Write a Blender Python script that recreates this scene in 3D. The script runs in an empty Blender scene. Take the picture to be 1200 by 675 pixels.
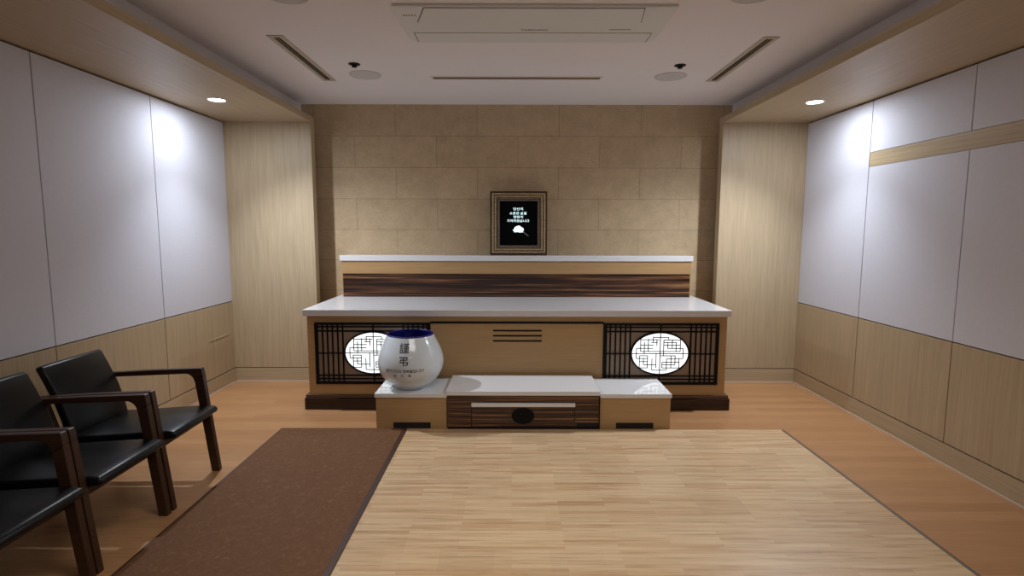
import bpy, bmesh, math, random
from mathutils import Vector, Matrix
random.seed(7)
S = bpy.context.scene
COL = S.collection
PI = math.pi

# ------------------------------------------------------------------ dimensions (metres)
CAM_H = 1.6
XL, XR = -2.898, 2.960            # side wall faces
ZS, ZT = 2.664, 2.7226            # soffit underside / top of its edge
ZC = 2.891                        # ceiling
YW = 5.573                        # front face of the two end wings
YB = 5.837                        # stone wall
WL, WR = -2.023, 2.110            # inner edges of wings and soffits
CL, CR = -2.210, 2.2965           # cove faces
ZP, ZB = 0.851, 0.145             # wainscot top, baseboard top
Y0 = -3.6                         # open end of the room, behind the camera

# ------------------------------------------------------------------ materials
def srgb(r, g, b):
    f = lambda c: (c/12.92 if c <= .04045 else ((c+.055)/1.055)**2.4)
    return (f(r/255), f(g/255), f(b/255), 1)

class M:
    """small node-tree helper"""
    def __init__(s, name, rough=.5, spec=.5, metal=0, coat=0):
        s.m = bpy.data.materials.new(name); s.m.use_nodes = True
        s.t = s.m.node_tree; s.n = s.t.nodes; s.l = s.t.links
        s.b = s.n['Principled BSDF']
        s.b.inputs['Roughness'].default_value = rough
        s.b.inputs['Specular IOR Level'].default_value = spec
        s.b.inputs['Metallic'].default_value = metal
        s.b.inputs['Coat Weight'].default_value = coat
        s.b.inputs['Coat Roughness'].default_value = .08
    def node(s, typ, **kw):
        n = s.n.new(typ)
        for k, v in kw.items():
            if hasattr(n, k): setattr(n, k, v)
        return n
    def coords(s, scale=(1,1,1), loc=(0,0,0), rot=(0,0,0)):
        g = s.n.new('ShaderNodeNewGeometry')
        mp = s.n.new('ShaderNodeMapping')
        mp.inputs['Scale'].default_value = scale
        mp.inputs['Location'].default_value = loc
        mp.inputs['Rotation'].default_value = rot
        s.l.new(g.outputs['Position'], mp.inputs['Vector'])
        return mp.outputs['Vector']
    def objcoords(s, scale=(1,1,1)):
        g = s.n.new('ShaderNodeTexCoord')
        mp = s.n.new('ShaderNodeMapping')
        mp.inputs['Scale'].default_value = scale
        s.l.new(g.outputs['Object'], mp.inputs['Vector'])
        return mp.outputs['Vector']
    def noise(s, vec, scale=5, detail=4, rough=.55, dist=0):
        n = s.n.new('ShaderNodeTexNoise')
        n.inputs['Scale'].default_value = scale; n.inputs['Detail'].default_value = detail
        n.inputs['Roughness'].default_value = rough; n.inputs['Distortion'].default_value = dist
        s.l.new(vec, n.inputs['Vector']); return n.outputs['Fac']
    def ramp(s, fac, stops):
        r = s.n.new('ShaderNodeValToRGB'); e = r.color_ramp.elements
        while len(e) < len(stops): e.new(.5)
        for i, (p, c) in enumerate(stops): e[i].position = p; e[i].color = c
        s.l.new(fac, r.inputs['Fac']); return r.outputs['Color']
    def mix(s, fac, a, b, mode='MIX'):
        x = s.n.new('ShaderNodeMix'); x.data_type = 'RGBA'; x.blend_type = mode
        for inp, v in ((x.inputs[0], fac), (x.inputs[6], a), (x.inputs[7], b)):
            if isinstance(v, (int, float, tuple)): inp.default_value = v
            else: s.l.new(v, inp)
        return x.outputs[2]
    def color(s, c):
        if isinstance(c, tuple): s.b.inputs['Base Color'].default_value = c
        else: s.l.new(c, s.b.inputs['Base Color'])
        return s
    def bump(s, fac, strength=.2, dist=.002):
        b = s.n.new('ShaderNodeBump'); b.inputs['Strength'].default_value = strength
        b.inputs['Distance'].default_value = dist
        s.l.new(fac, b.inputs['Height']); s.l.new(b.outputs['Normal'], s.b.inputs['Normal']); return s
    def emit(s, c, k):
        s.b.inputs['Emission Color'].default_value = c; s.b.inputs['Emission Strength'].default_value = k; return s

def scl(c, k): return (c[0]*k, c[1]*k, c[2]*k, 1)

def grain_wood(name, base, axis, rough=.45, contrast=.14, fine=140):
    """straight-grained veneer, grain running along axis 0/1/2"""
    w = M(name, rough)
    sc = [1, 1, 1]; sc[axis] = .018
    v = w.coords(tuple(sc))
    a = w.noise(v, fine, 3, .6)
    b = w.noise(v, fine*.18, 2, .5)
    c = w.ramp(a, [(.3, scl(base, 1-contrast)), (.7, scl(base, 1+contrast))])
    d = w.ramp(b, [(.3, scl((1,1,1), 1-contrast*.5)), (.7, (1,1,1,1))])
    w.color(w.mix(1.0, c, d, 'MULTIPLY')); w.bump(a, .08, .001)
    return w.m

OAK = (.48, .375, .24)
m_oak_v = grain_wood('oak veneer upright grain', OAK, 2)
m_oak_x = grain_wood('oak veneer crosswise grain', OAK, 0)
m_oak_y = grain_wood('oak veneer lengthwise grain', OAK, 1)
ALT = (.46, .285, .125)
m_alt_x = grain_wood('altar maple veneer', ALT, 0, .4, .10)
m_groove = M('dark groove', .8).color((.055, .035, .02, 1)).m
m_walnut = grain_wood('dark walnut', (.042, .016, .006), 0, .38, .35, 90)

def zebra(name):
    w = M(name, .35)
    v = w.coords((.016, .3, 1))
    a = w.noise(v, 62, 4, .62, .1)
    b = w.noise(v, 15, 2, .5)
    c = w.ramp(a, [(.38, (.008, .003, .0015, 1)), (.48, (.055, .0175, .005, 1)), (.56, (.135, .052, .018, 1)), (.65, (.34, .185, .078, 1))])
    d = w.ramp(b, [(.35, (.55, .5, .5, 1)), (.65, (1.15, 1.12, 1.1, 1))])
    w.color(w.mix(1.0, c, d, 'MULTIPLY')); return w.m
m_zebra = zebra('zebrano veneer')
m_plinth = grain_wood('plinth dark veneer', (.026, .010, .006), 0, .25, .5, 60)
m_plinthcap = grain_wood('plinth cap veneer', (.10, .055, .036), 0, .2, .4, 60)

# stone wall: half-offset courses
w = M('honed limestone tiles', .55)
v = w.coords((1,1,1), (0,0,0))
sep = w.n.new('ShaderNodeSeparateXYZ'); w.l.new(v, sep.inputs[0])
cmb = w.n.new('ShaderNodeCombineXYZ')
ax = w.n.new('ShaderNodeMath'); ax.operation = 'ADD'; ax.inputs[1].default_value = 0.800 + .860*10
az = w.n.new('ShaderNodeMath'); az.operation = 'ADD'; az.inputs[1].default_value = -2.569 + .326*12
w.l.new(sep.outputs[0], ax.inputs[0]); w.l.new(sep.outputs[2], az.inputs[0])
w.l.new(ax.outputs[0], cmb.inputs[0]); w.l.new(az.outputs[0], cmb.inputs[1])
br = w.n.new('ShaderNodeTexBrick'); br.offset = .5; br.offset_frequency = 2; br.squash = 1
w.l.new(cmb.outputs[0], br.inputs['Vector'])
br.inputs['Scale'].default_value = 1; br.inputs['Brick Width'].default_value = .860; br.inputs['Row Height'].default_value = .326
br.inputs['Mortar Size'].default_value = .0022; br.inputs['Mortar Smooth'].default_value = .3; br.inputs['Bias'].default_value = 0
br.inputs['Color1'].default_value = (.57, .43, .265, 1); br.inputs['Color2'].default_value = (.52, .39, .238, 1)
br.inputs['Mortar'].default_value = (.26, .19, .12, 1)
n1 = w.noise(v, 9, 8, .68); n2 = w.noise(v, 60, 4, .7)
c = w.mix(1.0, br.outputs['Color'], w.ramp(n1, [(.32, (.86, .85, .84, 1)), (.68, (1.08, 1.07, 1.06, 1))]), 'MULTIPLY')
c = w.mix(1.0, c, w.ramp(n2, [(.3, (.90, .9, .9, 1)), (.7, (1.05, 1.05, 1.05, 1))]), 'MULTIPLY')
w.color(c); w.bump(n2, .12, .002); m_stone = w.m

# floor boards
w = M('warm floor boards', .36, .5)
v = w.coords()
br = w.n.new('ShaderNodeTexBrick'); br.offset = .37; br.offset_frequency = 2
w.l.new(v, br.inputs['Vector']); br.inputs['Scale'].default_value = 1
br.inputs['Brick Width'].default_value = 1.1; br.inputs['Row Height'].default_value = .095
br.inputs['Mortar Size'].default_value = .0008; br.inputs['Bias'].default_value = 0
br.inputs['Color1'].default_value = (.47, .25, .115, 1); br.inputs['Color2'].default_value = (.40, .205, .09, 1)
br.inputs['Mortar'].default_value = (.36, .19, .09, 1)
gv = w.coords((.05, 1, 1)); g1 = w.noise(gv, 70, 4, .6)
w.color(w.mix(1.0, br.outputs['Color'], w.ramp(g1, [(.3, (.86, .84, .82, 1)), (.7, (1.06, 1.06, 1.06, 1))]), 'MULTIPLY')); m_floor = w.m

# pale stave mat
w = M('pale wooden stave mat', .34, .5)
v = w.coords()
br = w.n.new('ShaderNodeTexBrick'); br.offset = .5; br.offset_frequency = 2
w.l.new(v, br.inputs['Vector']); br.inputs['Scale'].default_value = 1
br.inputs['Brick Width'].default_value = .54; br.inputs['Row Height'].default_value = .029
br.inputs['Mortar Size'].default_value = .0005; br.inputs['Bias'].default_value = -.25
br.inputs['Color1'].default_value = (.62, .45, .268, 1); br.inputs['Color2'].default_value = (.49, .305, .16, 1)
br.inputs['Mortar'].default_value = (.50, .35, .21, 1)
b2 = w.n.new('ShaderNodeTexBrick'); b2.offset = .31; b2.offset_frequency = 2
w.l.new(v, b2.inputs['Vector']); b2.inputs['Scale'].default_value = 1
b2.inputs['Brick Width'].default_value = .27; b2.inputs['Row Height'].default_value = .17
b2.inputs['Mortar Size'].default_value = 0; b2.inputs['Color1'].default_value = (1.06, 1.06, 1.06, 1); b2.inputs['Color2'].default_value = (.97, .968, .965, 1)
gv = w.coords((.05, 1, 1)); g1 = w.noise(gv, 55, 4, .65)
c = w.mix(1.0, br.outputs['Color'], b2.outputs['Color'], 'MULTIPLY')
w.color(w.mix(1.0, c, w.ramp(g1, [(.32, (.78, .70, .63, 1)), (.50, (1.0, 1.0, 1.0, 1)), (.7, (1.08, 1.09, 1.10, 1))]), 'MULTIPLY')); m_mat = w.m
m_edge = M('mat edge', .5).color((.14, .10, .065, 1)).m

# brown runner
w = M('brown patterned runner', .7, .12)
v = w.coords()
a = w.noise(v, 34, 5, .7, .8); b = w.noise(v, 320, 2, .6)
c = w.ramp(a, [(.40, (.140, .066, .032, 1)), (.57, (.158, .077, .038, 1)), (.70, (.205, .112, .058, 1))])
w.color(w.mix(1.0, c, w.ramp(b, [(.3, (.82, .82, .82, 1)), (.7, (1.12, 1.12, 1.12, 1))]), 'MULTIPLY')); w.bump(b, .3, .002); m_rug = w.m
m_rugedge = M('runner binding', .5).color((.050, .020, .012, 1)).m

w = M('white acoustic fabric', .9, .2)
v = w.coords(); n = w.noise(v, 420, 2, .6); n2 = w.noise(v, 30, 3, .6)
w.color(w.mix(1.0, w.ramp(n, [(.3, (.63, .64, .72, 1)), (.7, (.70, .71, .79, 1))]), w.ramp(n2, [(.3, (.97,.97,.97,1)), (.7, (1,1,1,1))]), 'MULTIPLY')); w.bump(n, .15, .001); m_fab = w.m
w = M('ceiling paint', .9, .2); v = w.coords(); n = w.noise(v, 90, 3, .6)
w.color(w.ramp(n, [(.3, (.82, .785, .79, 1)), (.7, (.845, .81, .815, 1))])); m_ceil = w.m
m_cove = M('cove paint', .85, .2).color((.62, .615, .60, 1)).m
w = M('white engineered stone', .05, .5); v = w.coords(); n = w.noise(v, 200, 3, .7)
w.color(w.ramp(n, [(.3, (.72, .715, .72, 1)), (.7, (.78, .775, .78, 1))])); m_quartz = w.m
m_backing = grain_wood('dull brown backing', (.30, .215, .15), 0, .5, .10)
m_black = M('black lacquer', .5, .15).color((.006, .006, .007, 1)).m
m_dark = M('dark recess', .8).color((.010, .008, .006, 1)).m
m_lamp = M('lit white diffuser', .4).color((.8, .8, .8, 1)).emit((.92, .98, 1, 1), 1.15).m
m_lens = M('lit downlight lens', .4).color((.8, .8, .8, 1)).emit((.95, .98, 1, 1), 25).m
m_fret = M('grey fret tracery', .5).color((.05, .055, .06, 1)).m
m_ceramic = M('white glazed ceramic', .12, .5, coat=.4).color((.66, .715, .75, 1)).m
m_cobalt = M('cobalt glaze', .2, .5).color((.012, .012, .16, 1)).m
m_ink = M('black brush ink', .5).color((.012, .012, .018, 1)).m
w = M('black leather', .33, .27); v = w.objcoords(); n = w.noise(v, 260, 3, .6); n2 = w.noise(v, 6, 2, .5)
w.color(w.ramp(n2, [(.3, (.0035, .004, .005, 1)), (.7, (.006, .0065, .008, 1))])); w.bump(n, .18, .001); m_leather = w.m
w = M('antique gold', .42, .5, metal=.35); v = w.objcoords(); n = w.noise(v, 60, 4, .6)
w.color(w.ramp(n, [(.35, (.34, .23, .115, 1)), (.65, (.60, .45, .26, 1))])); m_gold = w.m
w = M('aged bronze', .45, .5, metal=.3); v = w.objcoords(); n = w.noise(v, 90, 4, .6)
w.color(w.ramp(n, [(.35, (.035, .017, .008, 1)), (.65, (.10, .06, .03, 1))])); m_bronze = w.m
m_bead = M('silvered beading', .4, .5, metal=.2).color((.46, .39, .31, 1)).m
m_screen = M('black display', .4, .06).color((.002, .002, .003, 1)).m
m_glow = M('lit display marks', .5).color((.5, .6, .6, 1)).emit((.72, .98, 1, 1), 1.5).m
m_stem = M('dim display marks', .5).color((.1, .1, .1, 1)).emit((.55, .52, .5, 1), .22).m
m_ac = M('grey white plastic', .6, .3).color((.73, .745, .725, 1)).m
m_acline = M('dark gap', .8).color((.17, .165, .165, 1)).m
m_aclogo = M('grey printed logo', .6).color((.06, .06, .06, 1)).m
m_ventframe = M('beige metal', .45, .5).color((.48, .43, .35, 1)).m
m_slat = M('brown slat', .5).color((.20, .13, .07, 1)).m
m_spk = M('grey grille', .7).color((.60, .575, .57, 1)).m
m_rim = M('white metal trim', .4).color((.75, .74, .72, 1)).m
m_steel = M('steel', .3, .5, metal=1).color((.6, .6, .6, 1)).m
m_beadline = M('pale sealant bead', .6).color((.62, .52, .42, 1)).m

# ------------------------------------------------------------------ mesh builder
class B:
    def __init__(s): s.bm = bmesh.new()
    def _add(s, tb, mat=None):
        me = bpy.data.meshes.new('tmp'); 
        if mat is not None: bmesh.ops.transform(tb, matrix=mat, verts=tb.verts)
        bmesh.ops.recalc_face_normals(tb, faces=tb.faces)
        tb.to_mesh(me); tb.free(); s.bm.from_mesh(me); bpy.data.meshes.remove(me); return s
    def box(s, x0, x1, y0, y1, z0, z1, bev=0, seg=2, mat=None):
        tb = bmesh.new(); bmesh.ops.create_cube(tb, size=1)
        for q in tb.verts: q.co = Vector((x0+(q.co.x+.5)*(x1-x0), y0+(q.co.y+.5)*(y1-y0), z0+(q.co.z+.5)*(z1-z0)))
        if bev: bmesh.ops.bevel(tb, geom=tb.edges[:], offset=bev, segments=seg, affect='EDGES', profile=.5)
        return s._add(tb, mat)
    def prism(s, pts, axis, a0, a1, bev=0, seg=2, mat=None):
        """polygon pts extruded along axis: 'y' pts are (x,z); 'z' pts are (x,y); 'x' pts are (y,z)"""
        tb = bmesh.new()
        mk = {'y': lambda p, a: (p[0], a, p[1]), 'z': lambda p, a: (p[0], p[1], a), 'x': lambda p, a: (a, p[0], p[1])}[axis]
        lo = [tb.verts.new(mk(p, a0)) for p in pts]; hi = [tb.verts.new(mk(p, a1)) for p in pts]
        n = len(pts); tb.faces.new(lo); tb.faces.new(hi[::-1])
        for i in range(n): tb.faces.new((lo[i], lo[(i+1) % n], hi[(i+1) % n], hi[i]))
        if bev:
            bmesh.ops.recalc_face_normals(tb, faces=tb.faces)
            es = [e for e in tb.edges if e.calc_face_angle(0) > .6]
            bmesh.ops.bevel(tb, geom=es, offset=bev, segments=seg, affect='EDGES', profile=.5)
        return s._add(tb, mat)
    def lathe(s, prof, c, n=64, sx=1):
        tb = bmesh.new(); rings = []
        for r, z in prof:
            if r < 1e-6: rings.append([tb.verts.new((c[0], c[1], c[2]+z))])
            else: rings.append([tb.verts.new((c[0]+sx*r*math.cos(2*PI*k/n), c[1]+r*math.sin(2*PI*k/n), c[2]+z)) for k in range(n)])
        for a, b in zip(rings, rings[1:]):
            for k in range(n):
                k2 = (k+1) % n
                q = [a[k % len(a)], a[k2 % len(a)], b[k2 % len(b)], b[k % len(b)]]
                u = []
                for t in q:
                    if t not in u: u.append(t)
                if len(u) > 2: tb.faces.new(u)
        return s._add(tb)
    def disc_y(s, cx, cz, rx, rz, y0, y1, n=64):
        return s.prism([(cx+rx*math.cos(2*PI*k/n), cz+rz*math.sin(2*PI*k/n)) for k in range(n)], 'y', y0, y1)
    def ring_y(s, cx, cz, rx, rz, t, y0, y1, n=64):
        tb = bmesh.new(); R = []
        for (a, b) in ((rx, rz), (rx-t, rz-t)):
            for y in (y0, y1): R.append([tb.verts.new((cx+a*math.cos(2*PI*k/n), y, cz+b*math.sin(2*PI*k/n))) for k in range(n)])
        o0, o1, i0, i1 = R
        for k in range(n):
            j = (k+1) % n
            for p, q in ((o0, o1), (o1, i1), (i1, i0), (i0, o0)): tb.faces.new((p[k], p[j], q[j], q[k]))
        return s._add(tb)
    def frame_y(s, x0, x1, z0, z1, t, y0, y1, bev=0):
        """mitred rectangular ring in the xz plane"""
        tb = bmesh.new(); R = []
        for d in (0, t):
            for y in (y0, y1): R.append([tb.verts.new(p) for p in ((x0+d, y, z0+d), (x1-d, y, z0+d), (x1-d, y, z1-d), (x0+d, y, z1-d))])
        o0, o1, i0, i1 = R
        for k in range(4):
            j = (k+1) % 4
            for p, q in ((o0, o1), (o1, i1), (i1, i0), (i0, o0)): tb.faces.new((p[k], p[j], q[j], q[k]))
        if bev:
            bmesh.ops.recalc_face_normals(tb, faces=tb.faces)
            bmesh.ops.bevel(tb, geom=[e for e in tb.edges if e.calc_face_angle(0) > .6], offset=bev, segments=3, affect='EDGES', profile=.5)
        return s._add(tb)
    def rot(s, mat): bmesh.ops.transform(s.bm, matrix=mat, verts=s.bm.verts); return s
    def build(s, name, mat, parent=None, org=None, smooth=False):
        if org is None:
            p = parent
            while p is not None and p.parent is not None: p = p.parent
            org = p.location.copy() if p is not None else Vector((0,0,0))
        org = Vector(org)
        me = bpy.data.meshes.new(name)
        for q in s.bm.verts: q.co -= org
        s.bm.to_mesh(me); s.bm.free(); me.materials.append(mat)
        o = bpy.data.objects.new(name, me); COL.objects.link(o)
        if parent is not None: o.parent = parent
        else: o.location = org
        if smooth:
            for f in me.polygons: f.use_smooth = True
            try: me.set_sharp_from_angle(angle=math.radians(35))
            except Exception: pass
        return o

def thing(name, label, cat, loc, group=None):
    o = bpy.data.objects.new(name, None); COL.objects.link(o); o.location = loc; o.empty_display_size = .1
    o['label'] = label; o['category'] = cat
    if group: o['group'] = group
    return o
def struct(o): o['kind'] = 'structure'; return o

def text_mesh(body, size, spacing=1.0, bold=0.0, line=1.0):
    """outline of a piece of lettering as (verts, faces) in its own xy plane, centred"""
    c = bpy.data.curves.new('lettering', 'FONT'); c.body = body; c.size = size
    c.align_x = 'CENTER'; c.align_y = 'CENTER'; c.space_character = spacing; c.space_line = line; c.offset = bold; c.resolution_u = 3
    o = bpy.data.objects.new('lettering', c); COL.objects.link(o)
    bpy.context.view_layer.update()
    me = bpy.data.meshes.new_from_object(o.evaluated_get(bpy.context.evaluated_depsgraph_get()))
    vs = [q.co.copy() for q in me.vertices]; fs = [tuple(p.vertices) for p in me.polygons]
    bpy.data.objects.remove(o); bpy.data.curves.remove(c); bpy.data.meshes.remove(me)
    if vs:
        cx = (min(q.x for q in vs)+max(q.x for q in vs))/2; cy = (min(q.y for q in vs)+max(q.y for q in vs))/2
        vs = [Vector((q.x-cx, q.y-cy, 0)) for q in vs]
    return vs, fs
def add_text(b, vf, fn):
    vs, fs = vf
    vv = [b.bm.verts.new(fn(q)) for q in vs]
    for f in fs:
        try: b.bm.faces.new([vv[i] for i in f])
        except ValueError: pass

# ------------------------------------------------------------------ the setting
struct(B().box(XL-.12, XR+.12, Y0, YB+.12, -.1, 0).build('floor', m_floor))
b = B().box(CL-.1, CR+.1, Y0, YB+.12, ZC, ZC+.1)
b.box(CL-.1, CL, Y0, YB, ZT, ZC).box(CR, CR+.1, Y0, YB, ZT, ZC)
ceil = struct(b.build('ceiling', m_ceil))
struct(B().box(XL-.12, XR+.12, YB, YB+.12, 0, ZC).build('wall_back', m_stone))

def side_wall(side, xf, sg, seams, band):
    """xf: finished face, sg: +1 when the room lies towards +x"""
    def bx(b, d0, d1, y0, y1, z0, z1, bev=0):
        xa, xb = xf-sg*d0, xf-sg*d1
        return b.box(min(xa, xb), max(xa, xb), y0, y1, z0, z1, bev)
    wall = struct(bx(B(), .02, .12, Y0, YB, 0, ZS).build('wall_'+side, m_groove))
    g = .0035
    for i, (a, c) in enumerate(zip(seams[1:], seams)):
        bx(B(), 0, .02, a+g, c-g, ZB+.009, ZP-.004, .0015).build('wood_panel', m_oak_v, wall)
        if band and i > 0:
            bx(B(), 0, .02, a+(g if i > 1 else g), c-g, ZP+.004, 2.116, .0015).build('fabric_panel', m_fab, wall)
            bx(B(), 0, .02, a+g, c-g, 2.237, ZS-.012, .0015).build('fabric_panel', m_fab, wall)
        else:
            bx(B(), 0, .02, a+g, c-g, ZP+.004, ZS-.012, .0015).build('fabric_panel', m_fab, wall)
    if band: bx(B(), .001, .02, seams[-1], seams[1]-g, 2.119, 2.234).build('wood_band', m_oak_y, wall)
    bb = struct(bx(B(), -.001, .02, Y0, YW, .010, ZB).build('baseboard_'+side, m_oak_y))
    bx(B(), -.006, .02, Y0, YW, 0, .010).build('floor_bead', m_beadline, bb)
    return wall
wl = side_wall('left', XL, 1, [5.573, 4.470, 3.385, 2.30, 1.21, .12, -.97, -2.06, -3.15, Y0], False)
wr = side_wall('right', XR, -1, [5.573, 4.586, 3.587, 2.59, 1.59, .59, -.41, -1.41, -2.41, Y0], True)
# slim flush pull on the last left wood panel
pg = B().box(XL, XL+.005, 5.10, 5.465, .522, .529, .001).build('panel_pull', m_oak_y, wl)

# wooden end wings and soffits
for k, (side, xo, xi) in enumerate((('left', XL-.1, WL), ('right', XR+.1, WR))):
    x0, x1 = min(xo, xi), max(xo, xi)
    wg = struct(B().box(x0, x1, YW, YW+.10, ZB+.008, ZS).build('trim_%d' % (2*k+1), m_oak_v))
    B().box(x0, x1, YW+.006, YW+.10, ZB, ZB+.008).build('shadow_groove', m_groove, wg)
    B().box(x0, x1, YW, YW+.10, .010, ZB).build('wing_base', m_oak_x, wg)
    B().box(x0, x1, YW-.006, YW+.10, 0, .010).build('floor_bead', m_beadline, wg)
    struct(B().box(x0, x1, Y0, YW+.10, ZS, ZT).build('trim_%d' % (2*k+2), m_oak_y))

# ------------------------------------------------------------------ recessed spotlights
def spot(x, y, label):
    t = thing('recessed_spotlight', label, 'spotlight', (x, y, ZS), 'recessed spotlights in the wooden soffits')
    B().lathe([(.062, -.001), (.064, -.006), (.070, -.007), (.075, -.004), (.076, 0)], (x, y, ZS), 40).build('trim_ring', m_rim, t, smooth=True)
    B().lathe([(0, -.0060), (.035, -.0055), (.062, -.0012)], (x, y, ZS), 40).build('lens', m_lens, t, smooth=True)
spot(-2.458, 4.648, 'lit recessed spotlight in the wooden soffit above the left white wall')
spot(2.529, 4.679, 'lit recessed spotlight in the wooden soffit above the right white wall')

# ------------------------------------------------------------------ ceiling fittings
def diffuser_y(x, y0, y1, label):
    t = thing('slot_diffuser', label, 'air vent', (x, (y0+y1)/2, ZC), 'long slot air vents in the ceiling')
    b = B().box(x-.056, x-.022, y0, y1, ZC-.006, ZC, .002).box(x+.022, x+.056, y0, y1, ZC-.006, ZC, .002)
    b.box(x-.022, x+.022, y0, y0+.035, ZC-.006, ZC, .002).box(x-.022, x+.022, y1-.035, y1, ZC-.006, ZC, .002)
    b.build('vent_frame', m_ventframe, t)
    B().box(x-.0225, x+.0225, y0+.034, y1-.034, ZC-.002, ZC).build('dark_slot', m_dark, t)
    B().box(x-.004, x+.004, y0+.034, y1-.034, ZC-.006, ZC-.002).build('slot_blade', m_slat, t)
diffuser_y(-1.600, 3.80, 4.914, 'long beige slot vent in the ceiling near the left soffit')
diffuser_y(1.745, 3.81, 4.914, 'long beige slot vent in the ceiling near the right soffit')
t = thing('slot_diffuser', 'thin brown slot vent across the ceiling in front of the stone wall', 'air vent', (.035, 4.835, ZC), 'long slot air vents in the ceiling')
x0, x1 = -.703, .772
B().box(x0, x1, 4.775, 4.795, ZC-.004, ZC, .0015).box(x0, x1, 4.865, 4.880, ZC-.004, ZC, .0015).box(x0, x0+.02, 4.795, 4.865, ZC-.004, ZC, .0015).box(x1-.02, x1, 4.795, 4.865, ZC-.004, ZC, .0015).build('vent_frame', m_rim, t)
B().box(x0+.019, x1-.019, 4.7945, 4.8655, ZC-.002, ZC).build('dark_slot', m_slat, t)

def speaker(x, y, label):
    t = thing('ceiling_speaker', label, 'ceiling speaker', (x, y, ZC), 'round flush speakers in the ceiling')
    B().lathe([(.118, -.004), (.122, -.007), (.130, -.006), (.133, 0)], (x, y, ZC), 48).build('rim', m_spk, t, smooth=True)
    B().lathe([(0, -.006), (.06, -.0055), (.118, -.004)], (x, y, ZC), 48).build('grille', m_spk, t, smooth=True)
speaker(-1.243, 4.74, 'round grey flush disc in the ceiling, rear left, beside a sprinkler')
speaker(1.340, 4.77, 'round grey flush disc in the ceiling, rear right, beside a sprinkler')
speaker(-1.262, 3.155, 'round grey flush disc cut by the top edge, left of the air conditioner')
speaker(1.330, 3.135, 'round grey flush disc cut by the top edge, right of the air conditioner')

def sprinkler(x, y, label):
    t = thing('sprinkler_head', label, 'sprinkler', (x, y, ZC), 'fire sprinklers in the ceiling')
    B().lathe([(.046, 0), (.046, -.003), (.040, -.006), (.018, -.008), (0, -.008)], (x, y, ZC), 32).build('escutcheon', m_black, t, smooth=True)
    b = B().lathe([(.022, -.008), (.020, -.016), (.012, -.020)], (x, y, ZC), 24)
    b.lathe([(.012, -.020), (.020, -.021), (.020, -.024), (0, -.025)], (x, y, ZC), 24)
    b.build('nozzle', m_black, t, smooth=True)
sprinkler(-1.249, 4.442, 'small black sprinkler in the ceiling left of the thin brown slot')
sprinkler(1.325, 4.457, 'small black sprinkler in the ceiling right of the thin brown slot')

# ceiling cassette air conditioner
t = thing('ceiling_air_conditioner', 'wide grey-white cassette air conditioner set in the ceiling', 'air conditioner', (.13, 3.57, ZC))
ax0, ax1, ay0, ay1 = -.700, .960, 3.285, 3.890
out = [(ax0, ay0), (ax1, ay0)]
for k in range(9):
    a = k/8*PI/2; out.append((ax1-.06+.06*math.cos(a), ay1-.10+.10*math.sin(a)))
for k in range(9):
    a = PI/2+k/8*PI/2; out.append((ax0+.06+.06*math.cos(a), ay1-.10+.10*math.sin(a)))
B().prism(out, 'z', ZC-.016, ZC, .004).build('front_panel', m_ac, t)
gq = [(-.595, 3.520), (.800, 3.520), (.770, 3.300), (-.520, 3.300)]
gr = B().prism([(-.594, 3.5265), (.799, 3.5265), (.770, 3.296), (-.520, 3.296)], 'z', ZC-.0175, ZC-.015).build('grille_gap', m_acline, t)
B().prism([(-.588, 3.522), (.793, 3.522), (.764, 3.298), (-.514, 3.298)], 'z', ZC-.023, ZC-.0175, .002).build('intake_grille', m_ac, t)
B().box(-.640, .905, 3.700, 3.878, ZC-.021, ZC-.0155, .003).build('louvre', m_ac, t)
B().box(-.6465, -.6415, 3.705, 3.875, ZC-.0175, ZC-.0155).build('louvre_gap', m_acline, t)
B().box(.9065, .9115, 3.705, 3.875, ZC-.0175, ZC-.0155).build('louvre_gap', m_acline, t)
B().box(.62, .76, 3.640, 3.646, ZC-.0175, ZC-.0155).build('status_bar', m_aclogo, t)
b = B(); 
for k in range(5): b.lathe([(.006, 0), (.006, -.0015), (0, -.0015)], (-.655+k*.017, 3.415, ZC-.016), 12)
b.build('indicator_lamps', m_acline, t)
b = B(); add_text(b, text_mesh('SAMSUNG', .036, 1.08, .0006), lambda q: (.140+q.x, 3.650-q.y*1.0, ZC-.0168) )
for f in b.bm.faces: f.normal_flip()
b.build('brand_lettering', m_aclogo, t)

# ------------------------------------------------------------------ mat and runner on the floor
t = thing('floor_mat', 'large pale wooden stave mat on the floor in front of the low step', 'mat', (.68, 2.6, 0))
B().box(-.840, 2.155, 1.0, 4.195, 0, .007, .001).build('stave_field', m_mat, t)
B().box(2.1552, 2.178, 1.0, 4.195, 0, .0078, .002).build('edge_strip', m_edge, t)
t = thing('carpet_runner', 'long dark brown mottled runner rug between the chairs and the pale mat', 'rug', (-1.32, 2.6, 0))
B().box(-1.830, -.868, 1.0, 4.198, 0, .0135, .003).build('pile', m_rug, t)
B().box(-.870, -.836, 1.0, 4.198, .0075, .0142, .002).box(-1.843, -1.829, 1.0, 4.198, 0, .0125, .002).build('edge_binding', m_rugedge, t)

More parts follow.
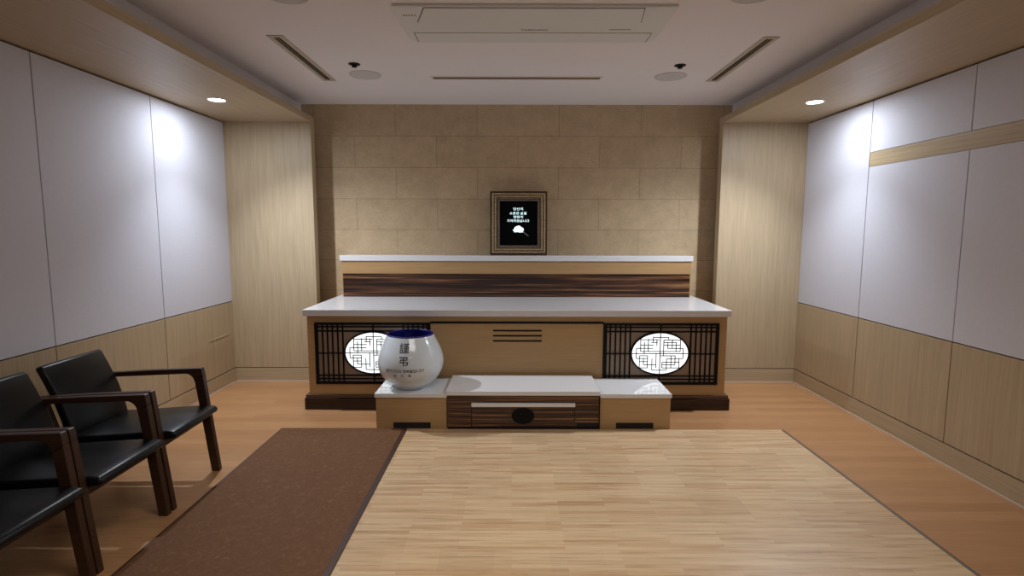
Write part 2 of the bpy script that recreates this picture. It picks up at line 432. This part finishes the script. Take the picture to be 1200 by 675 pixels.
# ------------------------------------------------------------------ altar
AX0, AX1, AY = -1.800, 1.888, 4.700
t = thing('altar', 'long oak altar with white stone top, black lattice ends and lit ovals', 'altar', (.044, 5.2, 0))
B().box(AX0, AX1, AY, YB-.003, .134, .846).build('body', m_alt_x, t)
B().box(-1.838, 1.932, 4.672, YB-.003, 0, .106, .006).build('plinth', m_plinth, t)
B().box(-1.830, 1.922, 4.682, YB-.003, .106, .134, .004).build('plinth_cap', m_plinthcap, t)
B().box(-1.8175, 1.9053, 4.646, YB-.003, .846, .9014, .003).build('countertop', m_quartz, t)
B().box(-1.752, 1.842, 5.572, YB-.003, .9014, 1.272).build('riser', m_alt_x, t)
B().box(-1.742, 1.830, 5.566, 5.573, .9016, 1.141).build('riser_inlay', m_zebra, t)
B().box(-1.772, 1.858, 5.560, YB-.003, 1.272, 1.328, .003).build('riser_top', m_quartz, t)
# black rail across and three slots
B().box(-.716, .802, AY-.010, AY, .776, .794).build('rail', m_black, t)
for px in (.7115, .666, .620): B().box(-.166, .262, AY-.004, AY, px-.0065, px+.0065).build('vent_slot', m_black, t)
def lattice(cx, mirror):
    # local u measured from the centre of the oval, in metres
    sc = 4.69/635.5/4.5
    def ux(p): return cx + mirror*(p-380)*sc
    def uz(p): return .5135-(p-332)*sc
    b = B(); yb = AY
    def vb(p, w, d=.010, z0=168, z1=505):
        x = ux(p); b.box(x-w/2, x+w/2, yb-d, yb, uz(z1), uz(z0))
    def hb(p, w, d=.010, x0=75, x1=695):
        z = uz(p); a, c = sorted((ux(x0), ux(x1))); b.box(a, c, yb-d, yb, z-w/2, z+w/2)
    vb(85, .032, .016); vb(686, .028, .016); hb(174, .019, .0152); hb(497, .024, .0152)
    for p in (113, 141, 168, 194, 220, 545, 572, 600, 627, 653): vb(p, .0135)
    for p in (191, 214, 457, 475): hb(p, .0125, .011)
    vb(382, .0125, .012, 168, 222); vb(380, .0125, .012, 440, 505)
    hb(335, .0095, .012, 75, 228); hb(335, .0095, .012, 532, 695)
    rx, rz = 152*sc, 112*sc
    b.ring_y(ux(380), .5135, rx+.011, rz+.011, .014, yb-.022, yb)
    scr = b.build('lattice_screen', m_black, t)
    xa, xb = sorted((ux(80), ux(690)))
    B().box(xa, xb, yb-.003, yb, uz(500), uz(172)).build('backing_panel', m_backing, scr)
    B().disc_y(ux(380), .5135, rx, rz, yb-.019, yb-.0005).build('light_panel', m_lamp, scr)
    # fret tracery on the lamp
    F = B(); k = rx/350; kz = rz/262
    V = [(170,165,325),(217,205,360),(265,165,325),(325,135,215),(370,170,255),(515,145,180),(455,175,380),(505,205,285),(560,170,285),(608,205,330),(660,165,325),
         (697,285,415),(650,415,540),(600,375,495),(550,380,535),(495,420,562),(440,460,535),(160,378,540),(210,415,495),(260,378,535),(315,415,565),(365,345,535),(120,285,415)]
    Hh = [(145,325,515),(175,170,400),(210,300,380),(245,170,330),(285,120,325),(325,170,450),(352,60,440),(380,160,265),(415,120,265),(455,160,262),(495,210,365),(535,160,262),
          (565,315,495),(180,455,660),(210,455,610),(245,455,660),(285,505,697),(325,450,660),(380,410,600),(415,600,697),(420,495,600),(462,440,650),(495,440,600),(535,440,650),(352,440,762)]
    w = .0075; y0, y1 = yb-.021, yb-.0188
    X = lambda p: ux(380)+(p-412)*k
    Zz = lambda p: .5135-(p-352)*kz
    for p, a, c in V: F.box(X(p)-w/2, X(p)+w/2, y0, y1, Zz(c), Zz(a))
    for p, a, c in Hh: F.box(X(a), X(c), y0, y1, Zz(p)-w/2, Zz(p)+w/2)
    F.box(X(412)-.004, X(412)+.004, y0-.001, y1, Zz(614), Zz(90))
    F.build('fret_tracery', m_fret, scr)
lattice(1.302, 1)
lattice(-1.217, -1)

# ------------------------------------------------------------------ low step in front of the altar
t = thing('altar_step', 'low offering step with white tops and a dark zebrano drawer in front of the altar', 'step', (.09, 4.45, 0))
for (x0, x1) in ((-1.097, -.518), (.698, 1.277)):
    bx = B().box(x0+.008, x1-.006, 4.222, 4.668, 0, .260).build('side_box', m_alt_x, t)
    B().box(x0, x1, 4.205, 4.668, .260, .2935, .003).build('side_top', m_quartz, t)
    vx = -.953 if x0 < 0 else .838
    B().box(vx, vx+.300, 4.218, 4.223, .006, .052).build('vent_cutout', m_dark, bx)
cb = B().box(-.516, .696, 4.205, 4.668, .024, .2875).build('centre_box', m_zebra, t)
B().box(-.512, .692, 4.215, 4.66, 0, .024).build('toe_kick', m_dark, t)
B().box(-.522, .702, 4.178, 4.668, .2875, .322, .003).build('centre_top', m_quartz, t)
B().box(.6965, .7025, 4.190, 4.21, 0, .287).build('joint_strip', m_black, t)
dr = B().box(-.318, .498, 4.196, 4.206, .030, .190, .001).build('drawer', m_zebra, t)
B().box(-.322, .505, 4.186, 4.206, .192, .222, .002).build('drawer_pull', m_quartz, dr)
B().box(-.326, -.319, 4.200, 4.206, .024, .19).build('drawer_gap', m_dark, dr); B().box(.499, .505, 4.200, 4.206, .060, .19).build('drawer_gap', m_dark, dr)
b = B().ring_y(.089, .118, .090, .064, .009, 4.184, 4.197)
b.disc_y(.089, .118, .083, .057, 4.191, 4.197)
for k in range(-3, 4):
    h = .056*math.sqrt(max(0, 1-(k*.022/.083)**2)); b.box(.089+k*.022-.003, .089+k*.022+.003, 4.185, 4.192, .118-h, .118+h)
for k in range(-2, 3):
    h = .082*math.sqrt(max(0, 1-(k*.021/.057)**2)); b.box(.089-h, .089+h, 4.186, 4.192, .118+k*.021-.003, .118+k*.021+.003)
b.build('oval_emblem', m_black, dr)
B().box(.520, .694, 4.2005, 4.206, .024, .052).build('vent_cutout', m_dark, t)

# ------------------------------------------------------------------ ceramic jar
JC = Vector((-.840, 4.415, .2935))
prof = [(.118, 0), (.126, .004), (.128, .016), (.135, .022), (.185, .050), (.228, .095), (.256, .145), (.269, .195), (.269, .240), (.259, .290), (.242, .335), (.222, .378), (.203, .415), (.192, .438), (.187, .446)]
def smooth_prof(p, n=6):
    out = []
    for i in range(len(p)-1):
        p0 = p[max(i-1, 0)]; p1 = p[i]; p2 = p[i+1]; p3 = p[min(i+2, len(p)-1)]
        for k in range(n):
            u = k/n
            f = lambda a, b, c, d: .5*(2*b+(c-a)*u+(2*a-5*b+4*c-d)*u*u+(3*b-a-3*c+d)*u**3)
            out.append((f(p0[0], p1[0], p2[0], p3[0]), f(p0[1], p1[1], p2[1], p3[1])))
    out.append(p[-1]); return out
sp = smooth_prof(prof)
def jar_r(z):
    for (r0, z0), (r1, z1) in zip(sp, sp[1:]):
        if z0 <= z <= z1 and z1 > z0: return r0+(r1-r0)*(z-z0)/(z1-z0)
    return .2
t = thing('ceramic_jar', 'round white ceramic jar with blue mouth and black lettering on the low step', 'jar', JC)
B().lathe([(0, .001)]+sp+[(.180, .449), (.176, .446)], JC, 96).build('jar_body', m_ceramic, t, smooth=True)
B().lathe([(.1765, .447), (.180, .425), (.190, .40), (.205, .36), (.20, .30), (.12, .27), (0, .265)], JC, 96).build('blue_lining', m_cobalt, t, smooth=True)
B().lathe([(.190, .4405), (.1905, .4445), (.186, .450), (.179, .451), (.1755, .446)], JC, 96).build('blue_rim', m_cobalt, t, smooth=True)
def jar_text(b, body, size, zc, xc=-.006, spacing=1.0, bold=.0):
    def fn(q):
        z = zc+q.y; x = xc+q.x; r = jar_r(z)+.0012
        return (JC.x+x, JC.y-math.sqrt(max(1e-6, r*r-x*x)), JC.z+z)
    vs, fs = text_mesh(body, size, spacing, bold)
    tb = bmesh.new(); vv = [tb.verts.new(q) for q in vs]
    for f in fs:
        try: tb.faces.new([vv[k] for k in f])
        except ValueError: pass
    hx = max(q.x for q in vs); hy = max(q.y for q in vs)
    for n, h in (((1, 0, 0), hx), ((0, 1, 0), hy)):
        k = int(h/.007)
        for m in range(-k, k+1):
            bmesh.ops.bisect_plane(tb, geom=tb.verts[:]+tb.edges[:]+tb.faces[:], plane_co=Vector(n)*(m*.007+.0003), plane_no=n)
    for q in tb.verts: q.co = fn(q.co)
    b._add(tb)
b = B(); jar_text(b, '謹', .082, .372, bold=.0007); jar_text(b, '弔', .082, .272, bold=.0010)
jar_text(b, '삼가고인의 명복을빕니다',   .031, .196, spacing=.90, bold=.0003)
jar_text(b, '유   가   족',   .030, .156, xc=-.022, spacing=1.1, bold=.0003)
b.build('black_lettering', m_ink, t)

# ------------------------------------------------------------------ memorial picture frame on the altar
FX, FZ, FY = .067, 1.328, 5.690
t = thing('memorial_frame', 'ornate gilt frame with a black lit screen standing on the altar', 'picture frame', (FX, FY, FZ))
hw, H = .298, .664
lean = Matrix.Translation((FX, FY, FZ)) @ Matrix.Rotation(math.radians(-3), 4, 'X') @ Matrix.Translation((-FX, -FY, -FZ))
fr = lambda d, wd, y0, y1, bv: B().frame_y(FX-hw+d, FX+hw-d, FZ+.002+d, FZ+H-d, wd, FY+y0, FY+y1, bv)
fr(0, .020, -.012, .035, .006).rot(lean).build('outer_moulding', m_bronze, t)
fr(.0195, .019, -.026, .030, .007).rot(lean).build('gilt_moulding', m_gold, t)
fr(.038, .009, -.014, .030, .003).rot(lean).build('dark_channel', m_bronze, t)
fr(.0465, .017, -.022, .030, .006).rot(lean).build('gilt_fillet', m_gold, t)
fr(.063, .040, -.004, .030, .002).rot(lean).build('inner_band', m_bronze, t)
b = B(); d = .083
def bead(x, z, r):
    tb = bmesh.new(); bmesh.ops.create_icosphere(tb, subdivisions=1, radius=r); bmesh.ops.translate(tb, vec=(x, FY-.006, z), verts=tb.verts); b._add(tb)
for row in (.074, .092):
    nx = 30; nz = 36
    for k in range(nx+1):
        x = FX-hw+row+(2*hw-2*row)*k/nx; bead(x, FZ+row, .0058); bead(x, FZ+H-row, .0058)
    for k in range(1, nz):
        z = FZ+row+(H-2*row)*k/nz; bead(FX-hw+row, z, .0058); bead(FX+hw-row, z, .0058)
b.rot(lean).build('beading', m_bead, t)
sx = hw-.101
scr = B().box(FX-sx, FX+sx, FY+.006, FY+.028, FZ+.101, FZ+H-.099).rot(lean).build('screen', m_screen, t)
B().box(FX-.16, FX+.16, FY+.035, FY+.042, FZ+.16, FZ+.5, .003).rot(lean).build('back_board', m_black, t)
ppm = 5.68/635.5   # metres per pixel of detail at this depth
b = B()
for body, zc, wpx in (('당신의', 243.0, 11.3), ('소중한 삶을', 248.0, 20.0), ('영원히', 252.3, 11.3), ('기억하겠습니다', 256.8, 26.0)):
    vf = text_mesh(body, .040, 1.0, 0)
    ww = max(q.x for q in vf[0])-min(q.x for q in vf[0]); s_ = wpx*ppm/ww
    zz = FZ+(297.6-zc-.7)*ppm
    add_text(b, vf, lambda q, s_=s_, zz=zz: (FX-.006+q.x*s_, FY+.0052, zz+q.y*.80))
b.rot(lean).build('message_lettering', m_glow, scr)
b = B(); fcx, fcz = FX-.002, FZ+(297.6-266.3)*ppm
def petal(cx, cz, ang, L, w, y):
    pts = []
    for k in range(10):
        u = k/9; pts.append((u*L, w*math.sin(PI*min(1, u*.92+.08))**.8))
    for k in range(8, 0, -1):
        u = k/9; pts.append((u*L, -w*math.sin(PI*min(1, u*.92+.08))**.8))
    ca, sa = math.cos(ang), math.sin(ang)
    vv = [b.bm.verts.new((cx+p*ca-q*sa, y, cz+p*sa+q*ca)) for p, q in pts]
    b.bm.faces.new(vv)
for row, (L, n, a0, a1, dz) in enumerate(((.066, 11, -.35, PI+.35, -.016), (.052, 12, 0, 2*PI, -.004), (.050, 9, .15, PI-.15, -.004), (.034, 9, 0, 2*PI, .004), (.028, 7, .4, PI-.4, .012))):
    for k in range(n):
        a = a0+(a1-a0)*k/(n-1); e = 1-.30*abs(math.sin(a))
        petal(fcx, fcz+dz-.004, a, L*e*random.uniform(.85, 1.08), .0105, FY+.0050-.0003*row-.00002*k)
b.rot(lean).build('flower', m_glow, scr)
b = B(); p0 = Vector((fcx+.028, fcz-.022)); p1 = Vector((fcx+.106, fcz-.080)); dv = (p1-p0).normalized(); nn = Vector((-dv.y, dv.x))*.0028
vv = [b.bm.verts.new((q.x, FY+.0052, q.y)) for q in (p0+nn, p1+nn*.9, p1-nn*.9, p0-nn)]; b.bm.faces.new(vv)
b.rot(lean).build('stem', m_stem, scr)

# ------------------------------------------------------------------ chairs (local: front is +x, width along y)
def soft_slab(prof, y0, y1, bev):
    return B().prism(prof, 'y', y0, y1, bev, 4)
def make_chair():
    t = thing('armchair', '', 'chair', (0, 0, 0))
    # seat: cushion slightly thicker in the middle, tilted back
    s = [(-.270, .372), (-.262, .425), (-.10, .432), (.12, .446), (.29, .456), (.335, .450), (.350, .432), (.342, .410), (.28, .400), (0, .388)]
    B().prism(s, 'y', -.236, .236, .012, 3).build('seat', m_leather, t, smooth=True)
    # backrest leaning backwards, gently curved
    c = [(-.222, .40), (-.240, .50), (-.275, .62), (-.325, .74), (-.362, .818), (-.378, .832), (-.400, .826), (-.408, .812), (-.372, .735), (-.322, .615), (-.288, .50), (-.270, .395)]
    B().prism(c, 'y', -.232, .232, .012, 3).build('backrest', m_leather, t, smooth=True)
    for sy in (-1, 1):
        y0, y1 = sorted((sy*.238, sy*.2755))
        fil = [(.266, .695)]
        arm = [(-.378, .640), (-.374, .668), (-.10, .684), (.244, .697), (.252, .694), (.2595, .640), (.206, .600)]
        for k in range(7):
            a = k/6*PI/2
            arm.append((.203-.055*(1-math.cos(a)), .598+.062*math.sin(a)))
        arm += [(.05, .656), (-.15, .648)]
        B().prism(arm, 'y', y0, y1, .004).build('armrest', m_walnut, t)
        B().prism([(.2045, .600), (.2590, .640), (.331, 0), (.279, 0)], 'y', y0, y1, .004).build('leg', m_walnut, t)
        B().prism([(-.384, .655), (-.340, .660), (-.262, .40), (-.330, 0), (-.378, 0), (-.315, .40)], 'y', y0+.001, y1-.001, .004).build('leg', m_walnut, t)
        yi0, yi1 = sorted((sy*.238, sy*.205))
        B().box(-.27, .27, y0+.003, y1-.003, .335, .385, .004).build('side_rail', m_walnut, t)
    B().box(.215, .250, -.24, .24, .345, .386, .004).build('cross_rail', m_walnut, t)
    B().box(-.285, -.250, -.24, .24, .345, .373, .004).build('cross_rail', m_walnut, t)
    return t
def dup(root):
    r = root.copy(); COL.objects.link(r)
    for ch in list(root.children):
        c = ch.copy(); COL.objects.link(c); c.parent = r
    return r
ch = make_chair()
spots_ = [((-2.262, 3.198, 0), 1.6, 'black leather armchair with dark walnut arms, farthest of the row and nearest the altar'),
          ((-2.250, 2.634, 0), .3, 'black leather armchair in the middle of the row beside the runner'),
          ((-2.250, 2.078, 0), 0, 'black leather armchair cut by the left edge, nearest the camera')]
for i, (loc, rz, lab) in enumerate(spots_):
    o = ch if i == 0 else dup(ch)
    o.location = loc; o.rotation_euler = (0, 0, math.radians(rz)); o['label'] = lab; o['group'] = 'row of armchairs along the left wall'

# ------------------------------------------------------------------ light
def lamp(name, typ, loc, energy, color, **kw):
    l = bpy.data.lights.new(name, typ); l.energy = energy; l.color = color
    for k, v in kw.items(): setattr(l, k, v)
    o = bpy.data.objects.new(name, l); COL.objects.link(o); o.location = loc; return o
cool = (.86, .92, 1.0)
for nm, x, y in (('spot_light_left', -2.458, 4.648), ('spot_light_right', 2.529, 4.679)):
    o = lamp(nm, 'SPOT', (x, y, ZS-.03), 165, cool, spot_size=math.radians(120), spot_blend=1.0, shadow_soft_size=.035)
    aim = Vector((-1.45 if x < 0 else 1.52, 4.80, 0))-o.location
    o.rotation_euler = aim.to_track_quat('-Z', 'Y').to_euler()
    lamp(nm+'_spill', 'AREA', (x, y, ZS-.012), 11, cool, shape='DISK', size=.09)
# ceiling lamps of the room over and behind the camera
o = lamp('ceiling_lamp', 'AREA', (.05, 1.7, ZC-.02), 23, (1, .97, .94), shape='RECTANGLE', size=1.4, size_y=.9, spread=math.radians(130))
o = lamp('ceiling_lamp_behind', 'AREA', (.03, -.7, ZC-.02), 9, (1, .95, .88), shape='RECTANGLE', size=1.4, size_y=.9)
W = bpy.data.worlds.new('world'); S.world = W; W.use_nodes = True
W.node_tree.nodes['Background'].inputs[0].default_value = (.97, .95, 1, 1)
W.node_tree.nodes['Background'].inputs[1].default_value = .27

# ------------------------------------------------------------------ camera
cam = bpy.data.cameras.new('camera'); co = bpy.data.objects.new('camera', cam); COL.objects.link(co)
cam.sensor_width = 36; cam.lens = 36*635.554/1200; cam.clip_start = .05; cam.clip_end = 60
co.matrix_world = Matrix.Translation((0, 0, CAM_H)) @ Matrix.Rotation(.0002, 4, 'Z') @ Matrix.Rotation(PI/2-.1083, 4, 'X') @ Matrix.Rotation(.0022, 4, 'Z')
S.camera = co
S.view_settings.view_transform = 'Standard'; S.view_settings.look = 'None'
S.view_settings.exposure = 0; S.view_settings.gamma = 1; S.view_settings.use_curve_mapping = False
